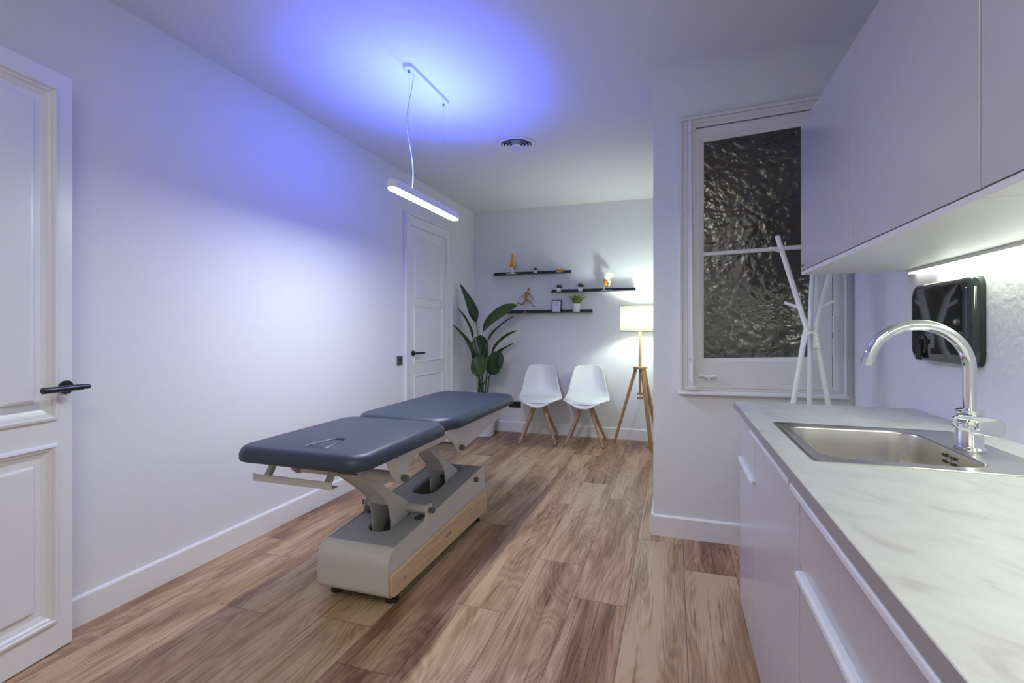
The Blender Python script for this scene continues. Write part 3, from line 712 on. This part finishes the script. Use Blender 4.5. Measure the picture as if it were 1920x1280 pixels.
# ------------------------------------------------------------------ chairs
def make_chair(lab):
    t = thing('shell_chair', lab, 'chair', (0, 0, 0), 0, 'white shell chairs by the back wall')
    prof = [(-.240, .395), (-.232, .422), (-.19, .436), (-.10, .428), (0, .422), (.09, .425), (.150, .445), (.190, .485), (.212, .54), (.228, .60), (.245, .67), (.262, .74), (.272, .785), (.277, .808), (.278, .816)]
    half = [.120, .165, .205, .238, .248, .246, .240, .230, .216, .204, .188, .171, .156, .146, .132]
    bm = BM(); nu = 12; R_ = []
    for k, ((y, z), h) in enumerate(zip(prof, half)):
        t_ = k / (len(prof) - 1); row = []
        back = min(1, max(0, (t_ - .38) / .25))
        for i in range(nu + 1):
            u_ = -1 + 2 * i / nu; e_ = abs(u_) ** 2.4
            yy = y - back * .062 * e_ * (1 - .35 * max(0, t_ - .75) * 4); zz = z + (1 - back) * .040 * e_
            if k >= len(prof) - 2: zz -= .010 * abs(u_) ** 5 - .004 * (1 if k == len(prof) - 1 else 0)
            if k == 0: zz += .012 * e_
            row.append(bm.verts.new((h * u_, yy, zz)))
        R_.append(row)
    for a, b in zip(R_[:-1], R_[1:]):
        for i in range(nu): bm.faces.new((a[i], a[i + 1], b[i + 1], b[i]))
    sh_ = obj('shell', bm, 'plastic', t, smooth=True)
    so_ = sh_.modifiers.new('solid', 'SOLIDIFY'); so_.thickness = .011; so_.offset = 0
    su = sh_.modifiers.new('sub', 'SUBSURF'); su.levels = 1; su.render_levels = 2
    bm = BM(); rg_ = []
    for d, z in ((.03, .425), (.004, .436), (0, .446), (.010, .462), (.05, .474), (.12, .478)):
        ring = []
        for (x, y, _) in rr(-.222 + d, .222 - d, -.222 + d, .165 - d, .17 - d * .7, 0, 8):
            ring.append((x, y, z + .030 * (abs(x) / .22) ** 2.4 + (.01 if y > .1 else 0)))
        rg_.append(ring)
    loft(bm, rg_); obj('seat_cushion', bm, 'cushion', t, smooth=True)
    bm = BM()
    for sx in (-1, 1):
        for sy in (-1, 1): tube(bm, [(0, 0, .385), (sx * .045, sy * .045, .392), (sx * .060, sy * .060, .372), (sx * .078, sy * .078, .320)], .008, 8)
    box(bm, -.06, .06, -.06, .06, .398, .414); obj('bracket', bm, 'black', t)
    for sx in (-1, 1):
        for sy in (-1, 1):
            bm = BM(); tube(bm, [(sx * .052, sy * .052, .385), (sx * .062, sy * .062, .355), (sx * .195, sy * .195, .006)], [.017, .020, .013], 14)
            lg = obj('leg', bm, 'beech', t, smooth=True)
            bm = BM(); cyl(bm, (sx * .1965, sy * .1965, .006), (sx * .197, sy * .197, 0), .011, n=12); obj('foot_pad', bm, 'rubber', lg)
            for zz, rr2 in ((.362, .0605), (.330, .073)):
                bm = BM()
                n_ = Vector((sx * .9, sy * -.4, .0)).normalized()
                p = Vector((sx * rr2, sy * rr2, zz)); d_ = Vector((sx * .3, -1, 0)).normalized()
                cyl(bm, p + d_ * .010, p + d_ * .0195, .005, n=8)
                obj('bolt', bm, 'black', lg)
    return t
ch = make_chair('white shell chair next to the plant and socket, left one of the pair')
ch.location = (-1.405, 5.20, 0); ch.rotation_euler = (0, 0, math.radians(9))
dup(ch, (-.897, 5.245, 0), math.radians(3), 'white shell chair next to the tripod floor lamp, right one of the pair')

# ------------------------------------------------------------------ floor lamp
fl = thing('tripod_floor_lamp', 'wooden tripod floor lamp with lit cream drum shade in the corner', 'lamp', (-.335, 5.24, 0))
bm = BM(); n = 48
ro, ri = .200, .1985
loft(bm, [[(r_ * math.cos(2 * PI * i / n), r_ * math.sin(2 * PI * i / n), z) for i in range(n)] for r_, z in ((ro, 1.198), (ro, 1.462), (ri, 1.462), (ri, 1.198))], loop=True)
sd = obj('shade', bm, 'shade', fl, smooth=True)
M['shadetrim'] = mat('shade_trim', (.62, .54, .34), .7)
for z in (1.195, 1.458):
    bm = BM(); loft(bm, [[(r_ * math.cos(2 * PI * i / n), r_ * math.sin(2 * PI * i / n), zz) for i in range(n)] for r_, zz in ((ro + .001, z), (ro + .001, z + .007), (ri - .001, z + .007), (ri - .001, z))], loop=True); obj('shade_trim', bm, 'shadetrim', sd)
bm = BM()
for k in range(3):
    a = k * 2 * PI / 3; cyl(bm, (0, 0, 1.24), (.199 * math.cos(a), .199 * math.sin(a), 1.24), .002, n=6)
obj('shade_spider', bm, 'steel', sd)
bm = BM(); cyl(bm, (0, 0, .83), (0, 0, 1.24), .0145, n=20); obj('pole', bm, 'lampwood', fl, smooth=True)
bm = BM(); lathe(bm, [(.012, 1.24), (.018, 1.245), (.018, 1.285)], 16); obj('lamp_socket', bm, 'plastic', fl)
bm = BM(); lathe(bm, [(.070, .812), (.073, .815), (.073, .832), (.070, .835)], 40); obj('tripod_disc', bm, 'lampwood', fl)
bm = BM(); cyl(bm, (0, 0, .56), (0, 0, .812), .012, n=16); sp_ = obj('lower_post', bm, 'lampwood', fl)
for z in (.545, .500):
    bm = BM(); lathe(bm, [(.030, z), (.033, z + .003), (.033, z + .013), (.030, z + .016)], 20); obj('spreader_disc', bm, 'lampwood', fl)
bm = BM(); cyl(bm, (0, 0, .51), (0, 0, .57), .004, n=8); obj('threaded_rod', bm, 'steel', fl)
for fx, fy in ((-.275, .075), (.120, -.145), (.18, .185)):
    d = Vector((fx, fy, 0)).normalized(); top = d * .045 + Vector((0, 0, .81)); bot = Vector((fx, fy, 0))
    sd_ = Vector((-d.y, d.x, 0)); bm = BM(); rings = []
    for p, a, b in ((top, .022, .013), (bot, .016, .010)):
        rings.append([p + sd_ * a + d * b, p - sd_ * a + d * b, p - sd_ * a - d * b, p + sd_ * a - d * b])
    loft(bm, rings); lg = obj('leg', bm, 'lampwood', fl, bevel=.002)
    bm = BM(); cyl(bm, top + sd_ * .03 - Vector((0, 0, .02)), top - sd_ * .03 - Vector((0, 0, .02)), .007, n=10); obj('hinge_bolt', bm, 'black', lg)

# ------------------------------------------------------------------ strelitzia
PX, PY = -2.098, 5.28
pl = thing('potted_strelitzia', 'tall broad-leaved green plant in a white floor pot in the corner', 'plant', (PX, PY, 0))
bm = BM(); lathe(bm, [(.120, .0), (.126, .004), (.178, .470), (.186, .474), (.186, .488), (.172, .488), (.165, .44)], 48, cap1=False); obj('pot', bm, 'pot', pl, smooth=True)
bm = BM(); lathe(bm, [(.166, .43), (.165, .445), (.04, .452), (.001, .452)], 32); obj('soil', bm, 'soil', pl)
def leafmesh(bm, base, tip, width, nrm, arch, fold=.25, shape=1.0):
    base, tip, nrm = Vector(base), Vector(tip), Vector(nrm).normalized(); d = tip - base; Ln = d.length
    side = d.cross(nrm).normalized(); nn = side.cross(d).normalized()
    if nn.dot(nrm) < 0: nn = -nn
    ns, nw = 16, 6; rows = []
    for i in range(ns + 1):
        t = i / ns; p = base + d * t + nn * (arch * Ln * 4 * t * (1 - t))
        if not 0 < t < 1: hw = width * .03
        elif shape == 2: hw = width * (1 - abs(2 * t - 1) ** 2.3) ** .5          # oval
        elif shape == 1: hw = width * (1 - abs(2 * t - 1) ** 2.6) ** .6 * (1.06 - .2 * t)   # broad paddle
        else: hw = width * min(1, (t / .22)) ** .55 * (1 - max(0, (t - .22) / .80) ** 1.5) ** .9
        hw *= 1 + .012 * math.sin(i * 2.9)
        row = []
        for j in range(-nw, nw + 1):
            s_ = j / nw; row.append(p + side * hw * s_ + nn * (fold * hw * abs(s_) ** 1.3 + .004 * math.sin(9 * t + 5 * s_)))
        rows.append(row)
    R1 = [[bm.verts.new(q_ + nn * .0008) for q_ in r_] for r_ in rows]; 
    for a, b in zip(R1[:-1], R1[1:]):
        for j in range(2 * nw): bm.faces.new((a[j], a[j + 1], b[j + 1], b[j]))
def stem(bm, p0, p1, bow=.03):
    p0, p1 = Vector(p0), Vector(p1); pts = []
    for i in range(9):
        t = i / 8; q_ = p0.lerp(p1, t); out = Vector((p1.x - p0.x, p1.y - p0.y, 0)); q_ -= out * .28 * math.sin(PI * t) ; pts.append(q_)
    tube(bm, pts, [.010, .009, .008, .0075, .007, .006, .0055, .005, .0045], 8); return pts
Lv = [ # base, tip, half width, normal, arch, material, fold
 ((-2.152, 5.20, 1.299), (-2.290, 5.06, 1.73), .064, (.75, -.7, .25), .07, 'leaf', .25),
 ((-2.174, 5.15, 1.129), (-2.285, 4.98, 1.456), .050, (1., .62, .30), .07, 'leaf', .35),
 ((-2.150, 5.10, .93), (-2.300, 4.91, 1.262), .058, (1., .15, .40), .06, 'leaf', .40),
 ((-2.064, 5.20, 1.202), (-1.610, 5.06, 1.480), .092, (-.35, -.80, .50), .10, 'leaf2', .20),
 ((-2.05, 5.32, 1.095), (-1.728, 5.25, 1.358), .042, (-.5, -.25, .9), .06, 'leaf', .30),
 ((-1.96, 5.20, .948), (-1.632, 5.12, 1.205), .055, (-.55, -.55, .75), .09, 'leaf', .30),
 ((-1.872, 5.12, .925), (-1.646, 5.02, 1.066), .040, (-.5, .1, .9), .05, 'leaf', .35),
 ((-2.155, 5.33, .80), (-2.165, 5.36, 1.150), .105, (.15, -1, .10), .04, 'leaf', .12),
 ((-2.085, 5.08, .690), (-2.045, 5.12, .930), .100, (-.1, -1, .25), .05, 'leaf2', .15),
 ((-1.975, 5.20, .705), (-1.850, 5.17, .975), .092, (.2, -1, .15), .05, 'leaf', .18)]
for k, (b, tp, wd, nr, ar, mt, fo) in enumerate(Lv):
    lb = Vector(b) - Vector((PX, PY, 0)); lt = Vector(tp) - Vector((PX, PY, 0))
    bm = BM(); leafmesh(bm, lb, lt, wd, nr, ar, fo, 2 if k >= 7 else 1 if k == 3 else 0)
    for v_ in bm.verts:
        v_.co.x = max(v_.co.x, XL + .006 - PX)
    lo = obj('leaf', bm, mt, pl, smooth=True); sm = lo.modifiers.new('solid', 'SOLIDIFY'); sm.thickness = .0022; sm.offset = 0
    a = k * .9; bm = BM()
    r0 = .045 if k < 5 or k >= 7 else .05
    x_off = -.02 if k not in (5, 6) else .055
    pts = stem(bm, (x_off + r0 * .6 * math.cos(a), r0 * .6 * math.sin(a) - .02, .45), lb)
    d = lt - lb; nr = Vector(nr).normalized(); side = d.cross(nr).normalized(); nn = side.cross(d).normalized()
    if nn.dot(nr) < 0: nn = -nn
    mid = [lb + d * t + nn * (ar * d.length * 4 * t * (1 - t) - .003) for t in (0, .2, .4, .6, .8, .95)]
    tube(bm, mid, [.0045, .004, .0035, .003, .002, .001], 6)
    for v_ in bm.verts: v_.co.x = max(v_.co.x, XL + .006 - PX)
    obj('stem', bm, 'stem', pl, smooth=True)
bm = BM()
for a in (-2.4, -.6, .4, 2.8): tube(bm, [(-.01, -.02, .45), (-.01 + .03 * math.cos(a), -.02 + .03 * math.sin(a), .49), (-.01 + .07 * math.cos(a), -.02 + .06 * math.sin(a), .525)], [.006, .005, .001], 6)
obj('sheath', bm, 'rubber', pl)

# ------------------------------------------------------------------ kitchen
XF = .270      # face of the base fronts
def run(name, y0, y1, z0, z1): pass
DT, DB, GAP = .873, .058, .685
base_labels = ['white base cabinet at the far end of the counter under the sink edge', 'white base cabinet under the sink, in the middle of the counter',
               'white base cabinet nearest the camera under the counter']
mods = [(1.905, 2.325), (1.262, 1.902), (.362, 1.259), (-.06, .359)]
cab_lab = ['narrow white base cabinet at the far end of the grey counter', 'white base cabinet with handles below the steel sink',
           'white base cabinet at the near end, lower handle at the bottom edge of the photo', 'white base cabinet beside the camera, past the picture edge']
def rail_handle(y0, y1, z, xo, par):
    """folded edge handle along a front's top edge"""
    bm = BM(); pr = [(XF + .001, z + .002), (XF - .004, z + .002)] + [(xo + .006 - .006 * math.cos(a), z - .005 + .007 * math.sin(a)) for a in (1.5, .9, .4, 0)] + [(xo, z - .013), (xo + .002, z - .013), (xo + .003, z - .005), (XF + .001, z - .002)]
    loft(bm, [[(x, y, zz) for x, zz in pr] for y in (y0, y1)]); return obj('handle', bm, 'handle', par, smooth=False)
for k, ((y0, y1), lab) in enumerate(zip(mods[:3], cab_lab)):
    t = thing('base_cabinet', lab, 'cabinet', (0, 0, 0), 0, 'white base cabinets under the counter')
    t.location = (.58, (y0 + y1) / 2, 0); cy = (y0 + y1) / 2
    TT = Matrix.Translation((-.58, -cy, 0))
    def put(nm, bm, mt, par=t, **kk): return obj(nm, xf(bm, TT), mt, par, **kk)
    bm = BM(); box(bm, XF + .020, .895, y0, y0 + .016, .060, .876); box(bm, XF + .020, .895, y1 - .016, y1, .060, .876)
    box(bm, XF + .020, .895, y0 + .016, y1 - .016, .060, .076); box(bm, .88, .895, y0 + .016, y1 - .016, .076, .876)
    put('carcass', bm, 'cabin')
    if k != 1:
        bm = B1(XF, XF + .018, y0 + .0015, y1 - .0015, GAP + .0015, DT); fr_ = put('drawer', bm, 'cab', bevel=.0012)
        if k == 2: h = rail_handle(y0 + .01, y1 - .012, DT, .247, fr_); h.data.transform(TT)
        bm = B1(XF, XF + .018, y0 + .0015, y1 - .0015, DB, GAP - .0015); fr_ = put('door', bm, 'cab', bevel=.0012)
        h = rail_handle(y0 + (.012 if k else -.002), y1 - (.03 if k else .06), GAP, .254 if k else .257, fr_); h.data.transform(TT)
    else:
        bm = B1(XF, XF + .018, y0 + .0015, y1 - .0015, DB, DT); fr_ = put('door', bm, 'cab', bevel=.0012)
        h = rail_handle(y0 + .015, y1 - .015, DT, .250, fr_); h.data.transform(TT)
    for yy in (y0 + .05, y1 - .05):
        for xx in (XF + .05, .84):
            bm = BM(); lathe(bm, [(.020, .0), (.020, .010), (.013, .014), (.013, .060)], 16, xx, yy); put('foot', bm, 'handle')
bm = B1(.345, .360, -.06, 2.22, 0, .056); tp = obj('plinth_board', bm, 'cabin'); label(tp, 'white recessed plinth board below the base cabinets', 'plinth')
# worktop with cutout
ct = thing('countertop', 'pale grey stone-look worktop along the right wall', 'countertop', (.575, 1.0, .879))
sx0, sx1, sy0, sy1 = .312, .800, 1.325, 1.835
bx0, bx1, by0, by1 = .350, .683, 1.378, 1.790
def ring_sq(x0, x1, y0, y1, z, R=.0006): return rr(x0, x1, y0, y1, R, z, 6)
bm = BM(); CY0, CY1 = -.08, 2.335; e1, e0 = .907, .879
loft(bm, [ring_sq(.248, XR - .001, CY0, CY1, e0), ring_sq(.248, XR - .001, CY0, CY1, e1 - .001), ring_sq(.249, XR - .002, CY0 + .001, CY1 - .001, e1),
          ring_sq(bx0 - .012, bx1 + .012, by0 - .012, by1 + .012, e1, .06), ring_sq(bx0 - .012, bx1 + .012, by0 - .012, by1 + .012, e0, .06)], loop=True)
obj('worktop', xf(bm, Matrix.Translation((-.575, -1.0, -.879))), 'stone', ct)
sk = thing('kitchen_sink', 'square inset stainless steel sink let into the grey worktop', 'sink', (.55, 1.58, .907))
bm = BM(); S6 = lambda x0, x1, y0, y1, z, R: rr(x0, x1, y0, y1, R, z, 8)
rg = [S6(sx0, sx1, sy0, sy1, .9071, .012), S6(sx0, sx1, sy0, sy1, .909, .012), S6(sx0 + .003, sx1 - .003, sy0 + .003, sy1 - .003, .9105, .010),
      S6(sx0 + .012, sx1 - .012, sy0 + .012, sy1 - .012, .9085, .010), S6(bx0 - .006, bx1 + .006, by0 - .006, by1 + .006, .9085, .066)]
for i in range(5):
    a = PI / 2 * i / 4; rg.append(S6(bx0 - .005 + .006 * math.sin(a), bx1 + .005 - .006 * math.sin(a), by0 - .005 + .006 * math.sin(a), by1 + .005 - .006 * math.sin(a), .9025 + .006 * math.cos(a), .06))
rg.append(S6(bx0 + .004, bx1 - .004, by0 + .004, by1 - .004, .80, .06))
for i in range(5):
    a = PI / 2 * i / 4; d = .004 + .03 * (1 - math.cos(a)); rg.append(S6(bx0 + d, bx1 - d, by0 + d, by1 - d, .775 - .028 * math.sin(a), .058))
rg.append(S6(.49, .53, 1.56, 1.60, .742, .019))
loft(bm, rg, False, True); bs = obj('basin', xf(bm, Matrix.Translation((-.55, -1.58, -.907))), 'steel', sk, smooth=True)
bm = BM(); lathe(bm, [(.040, .7475), (.038, .7505), (.018, .7495), (.001, .7495)], 24, .51, 1.58); obj('drain', xf(bm, Matrix.Translation((-.55, -1.58, -.907))), 'chrome', sk)
bm = BM(); cyl(bm, (.6800, 1.57, .880), (.6755, 1.57, .880), .005, n=10); ov = obj('overflow_screw', xf(bm, Matrix.Translation((-.55, -1.58, -.907))), 'chrome', sk)
for dy in (-.020, .020):
    for dz in (-.008, .008):
        bm = BM(); slab(bm, -.0105, .0105, -.0038, .0038, 0, .0015, R=.0035)
        xf(bm, Matrix.Translation((.6775, 1.57 + dy, .880 + dz)) @ Matrix.Rotation(PI / 2, 4, 'Z') @ Matrix.Rotation(PI / 2, 4, 'X'))
        obj('overflow_slot', xf(bm, Matrix.Translation((-.55, -1.58, -.907))), 'dark', sk)
M['edge'] = mat('shaded_worktop_edge', (.36, .34, .33), .45)  # shade on the unlit worktop edge, put into a darker colour
bm = B1(.2468, .2478, CY0, CY1, .8795, .9062); obj('edge_shade', xf(bm, Matrix.Translation((-.575, -1.0, -.879))), 'edge', ct)  # thin strip over the worktop front, carries the painted shade
# faucet
fc = thing('kitchen_faucet', 'tall chrome swan-neck faucet with loop lever behind the sink', 'faucet', (.722, 1.569, .9085))
zb = -.9085
bm = BM(); lathe(bm, [(.031, 0), (.033, .002), (.033, .006), (.029, .010), (.0275, .012), (.0275, .060), (.0265, .064), (.0265, .082), (.0285, .086), (.0285, .104), (.018, .108)], 40); obj('body', bm, 'chrome', fc, smooth=True)
cx, cz, Rr = -.111, 1.120 + zb, .111
pts = [(0, 0, .105), (0, 0, .15), (0, 0, cz)] + [(cx + Rr * math.cos(a), 0, cz + Rr * math.sin(a)) for a in [i * PI * .945 / 28 for i in range(1, 29)]]
bm = BM(); tube(bm, pts, .0143, 24); obj('spout', bm, 'chrome', fc, smooth=True)
e_ = Vector(pts[-1]); dr = (e_ - Vector(pts[-2])).normalized()
bm = BM(); tube(bm, [e_ + dr * .0005, e_ + dr * .018], .0150, 24); obj('aerator', bm, 'chrome', fc)
bm = BM()   # loop lever: rounded outline with a slot, standing in front of the body
def lev(x0, x1, z0, z1, R): return [(x, z) for x, z, _ in rr(x0, x1, z0, z1, R, 0, 8)]
lo_ = lev(-.062, .052, -.022, .022, .018); li_ = lev(-.054, -.010, -.012, .010, .005)
def ly(x): return -.040 + .022 * max(0, x / .066) ** 2
def lz(x, z): return z * (1 + .22 * x / .066) - .14 * x
loft(bm, [[(x, ly(x) - .005, lz(x, z)) for x, z in lo_], [(x, ly(x) - .005, lz(x, z)) for x, z in li_],
          [(x, ly(x) + .007, lz(x, z)) for x, z in li_], [(x, ly(x) + .007, lz(x, z)) for x, z in lo_]], loop=True)
xf(bm, Matrix.Translation((.008, 0, .070)))
cyl(bm, (.012, -.035, .072), (.012, -.018, .072), .014, n=16)
obj('lever', bm, 'chrome', fc, bevel=.003, seg=3)

# wall cabinets
wm = [(1.750, 2.400), (1.096, 1.747), (.44, 1.093), (-.21, .437)]
wl = ['white wall cabinet at the far end, beside the window', 'white wall cabinet in the middle, above the sink', 'white wall cabinet nearest the camera, at the right picture edge']
WF = .519
for (y0, y1), lab in zip(wm[:3], wl):
    t = thing('wall_cabinet', lab, 'cabinet', (.71, (y0 + y1) / 2, 1.454), 0, 'white wall cabinets above the counter')
    TT = Matrix.Translation((-.71, -(y0 + y1) / 2, -1.454))
    bm = BM(); box(bm, WF + .020, .898, y0, y0 + .016, 1.454, 2.096); box(bm, WF + .020, .898, y1 - .016, y1, 1.454, 2.096)
    box(bm, WF + .020, .898, y0 + .016, y1 - .016, 1.454, 1.470); box(bm, WF + .020, .898, y0 + .016, y1 - .016, 2.080, 2.096); box(bm, .890, .898, y0 + .016, y1 - .016, 1.47, 2.08)
    box(bm, WF + .002, WF + .020, y0, y1, 1.454, 1.4685)
    obj('carcass', xf(bm, TT), 'cabin', t)
    dr_ = obj('door', xf(B1(WF, WF + .018, y0 + .0015, y1 - .0015, 1.471, 2.096), TT), 'cab', t, bevel=.001)
    if y1 > 2.3:
        mt = TT @ Matrix.Translation((WF - .0003, 2.392, 1.486)) @ Matrix.Rotation(-PI / 2, 4, 'Z') @ Matrix.Rotation(PI / 2, 4, 'X')
        text('brand_lettering', 'Zanda', .017, 'ink', dr_, mt, 'LEFT')
ls = thing('led_strip_light', 'glowing white strip light along the wall under the wall cabinets', 'strip light', (.885, 1.4, 1.446))
bm = B1(-.012, .016, -1.5, .93, -.004, .0075); obj('profile', bm, 'cabin', ls)
bm = B1(-.010, .014, -1.495, .925, -.009, -.0042); obj('diffuser', bm, 'led', ls)

# dispenser
dp = thing('paper_towel_dispenser', 'glossy smoke-black paper towel dispenser mounted above the worktop', 'dispenser', (XR, 2.066, 1.24))
def dring(x, d, R, zt=0): return [(x, a, b) for a, b, _ in rr(-.196 + d, .196 - d, -.140 + d, .148 - d, R, 0, 8)]
bm = BM(); loft(bm, [dring(-.0005, .0, .034), dring(-.016, .0, .034)]); obj('back_shell', bm, 'smokeside', dp, smooth=True)
bm = BM(); rg = [dring(-.0165, .0, .034), dring(-.022, .0015, .034)]
for i in range(9):
    a = PI / 2 * i / 8; rg.append(dring(-.024 - .023 * math.sin(a), .002 + .024 * (1 - math.cos(a)), .036))
rg.append(dring(-.0475, .05, .03))
loft(bm, rg, True, True); cv = obj('front_cover', bm, 'smoke', dp, smooth=True)
bm = BM(); cyl(bm, (-.047, -.135, .004), (-.053, -.135, .004), .0105, n=20); cyl(bm, (-.053, -.135, .004), (-.055, -.135, .004), .005, n=12); obj('lock', bm, 'chrome', cv)
bm = BM(); prism_xz(bm, [(0, 0), (.004, .003), (.003, .006), (-.001, .004)], -.0012, .0); xf(bm, Matrix.Translation((-.0482, -.150, -.045)) @ Matrix.Rotation(-PI / 2, 4, 'Z') @ Matrix.Scale(3, 4)); obj('emblem', bm, 'chrome', cv)
bm = BM(); slab(bm, -.026, .026, -.033, .033, 0, .006, R=.022, rt=.003); xf(bm, Matrix.Translation((-.047, .085, -.075)) @ Matrix.Rotation(-PI / 2, 4, 'Y') @ Matrix.Rotation(PI / 2, 4, 'Z'))
obj('paper_opening', bm, 'smoke', cv, smooth=True)
bm = BM(); cyl(bm, (-.052, .085, -.064), (-.066, .085, -.064), .010, n=12); box(bm, -.060, -.053, .078, .112, -.132, -.062); obj('tear_tab', bm, 'rubber', cv, bevel=.002)

# ------------------------------------------------------------------ coat rack
cr = thing('coat_rack', 'white branching metal coat rack standing between counter and window', 'coat rack', (.615, 2.66, 0))
K = Vector((.615, 2.66, 0)); r_ = .0118
poles = [[(.474, 2.66, 1.672), (.598, 2.655, 1.222), (.590, 2.652, 1.195), (.400, 2.60, .0)],
         [(.745, 2.67, 1.66), (.638, 2.665, 1.250), (.634, 2.662, 1.20), (.820, 2.60, .0)],
         [(.665, 2.80, 1.67), (.620, 2.69, 1.230), (.622, 2.69, 1.19), (.650, 2.86, .0)]]
for p in poles:
    p = [Vector(a) - K for a in p]; bm = BM(); tube(bm, p, r_, 14); obj('pole', bm, 'plastic', cr, smooth=True)
for a, b in (((.492, 2.66, 1.595), (.440, 2.640, 1.612)), ((.566, 2.655, 1.322), (.508, 2.675, 1.350)), ((.655, 2.665, 1.322), (.707, 2.630, 1.352)), ((.720, 2.668, 1.57), (.77, 2.64, 1.60)), ((.655, 2.77, 1.58), (.66, 2.83, 1.61))):
    bm = BM(); cyl(bm, Vector(a) - K, Vector(b) - K, .0078, n=10); obj('peg', bm, 'plastic', cr, smooth=True)
bm = BM(); tube(bm, [Vector(p) - K for p in ((.580, 2.640, 1.13), (.594, 2.640, 1.192), (.606, 2.640, 1.203), (.624, 2.642, 1.203), (.634, 2.642, 1.192), (.646, 2.642, 1.13))], .0085, 8); box(bm, .006, .030, -.024, -.014, -.0 + 1.135, 1.19)
obj('joint_clamp', bm, 'plastic', cr)
for z in (1.150, 1.175):
    bm = BM(); cyl(bm, (.018, -.024, z), (.018, -.027, z), .006, n=10); obj('clamp_bolt', bm, 'steel', cr)
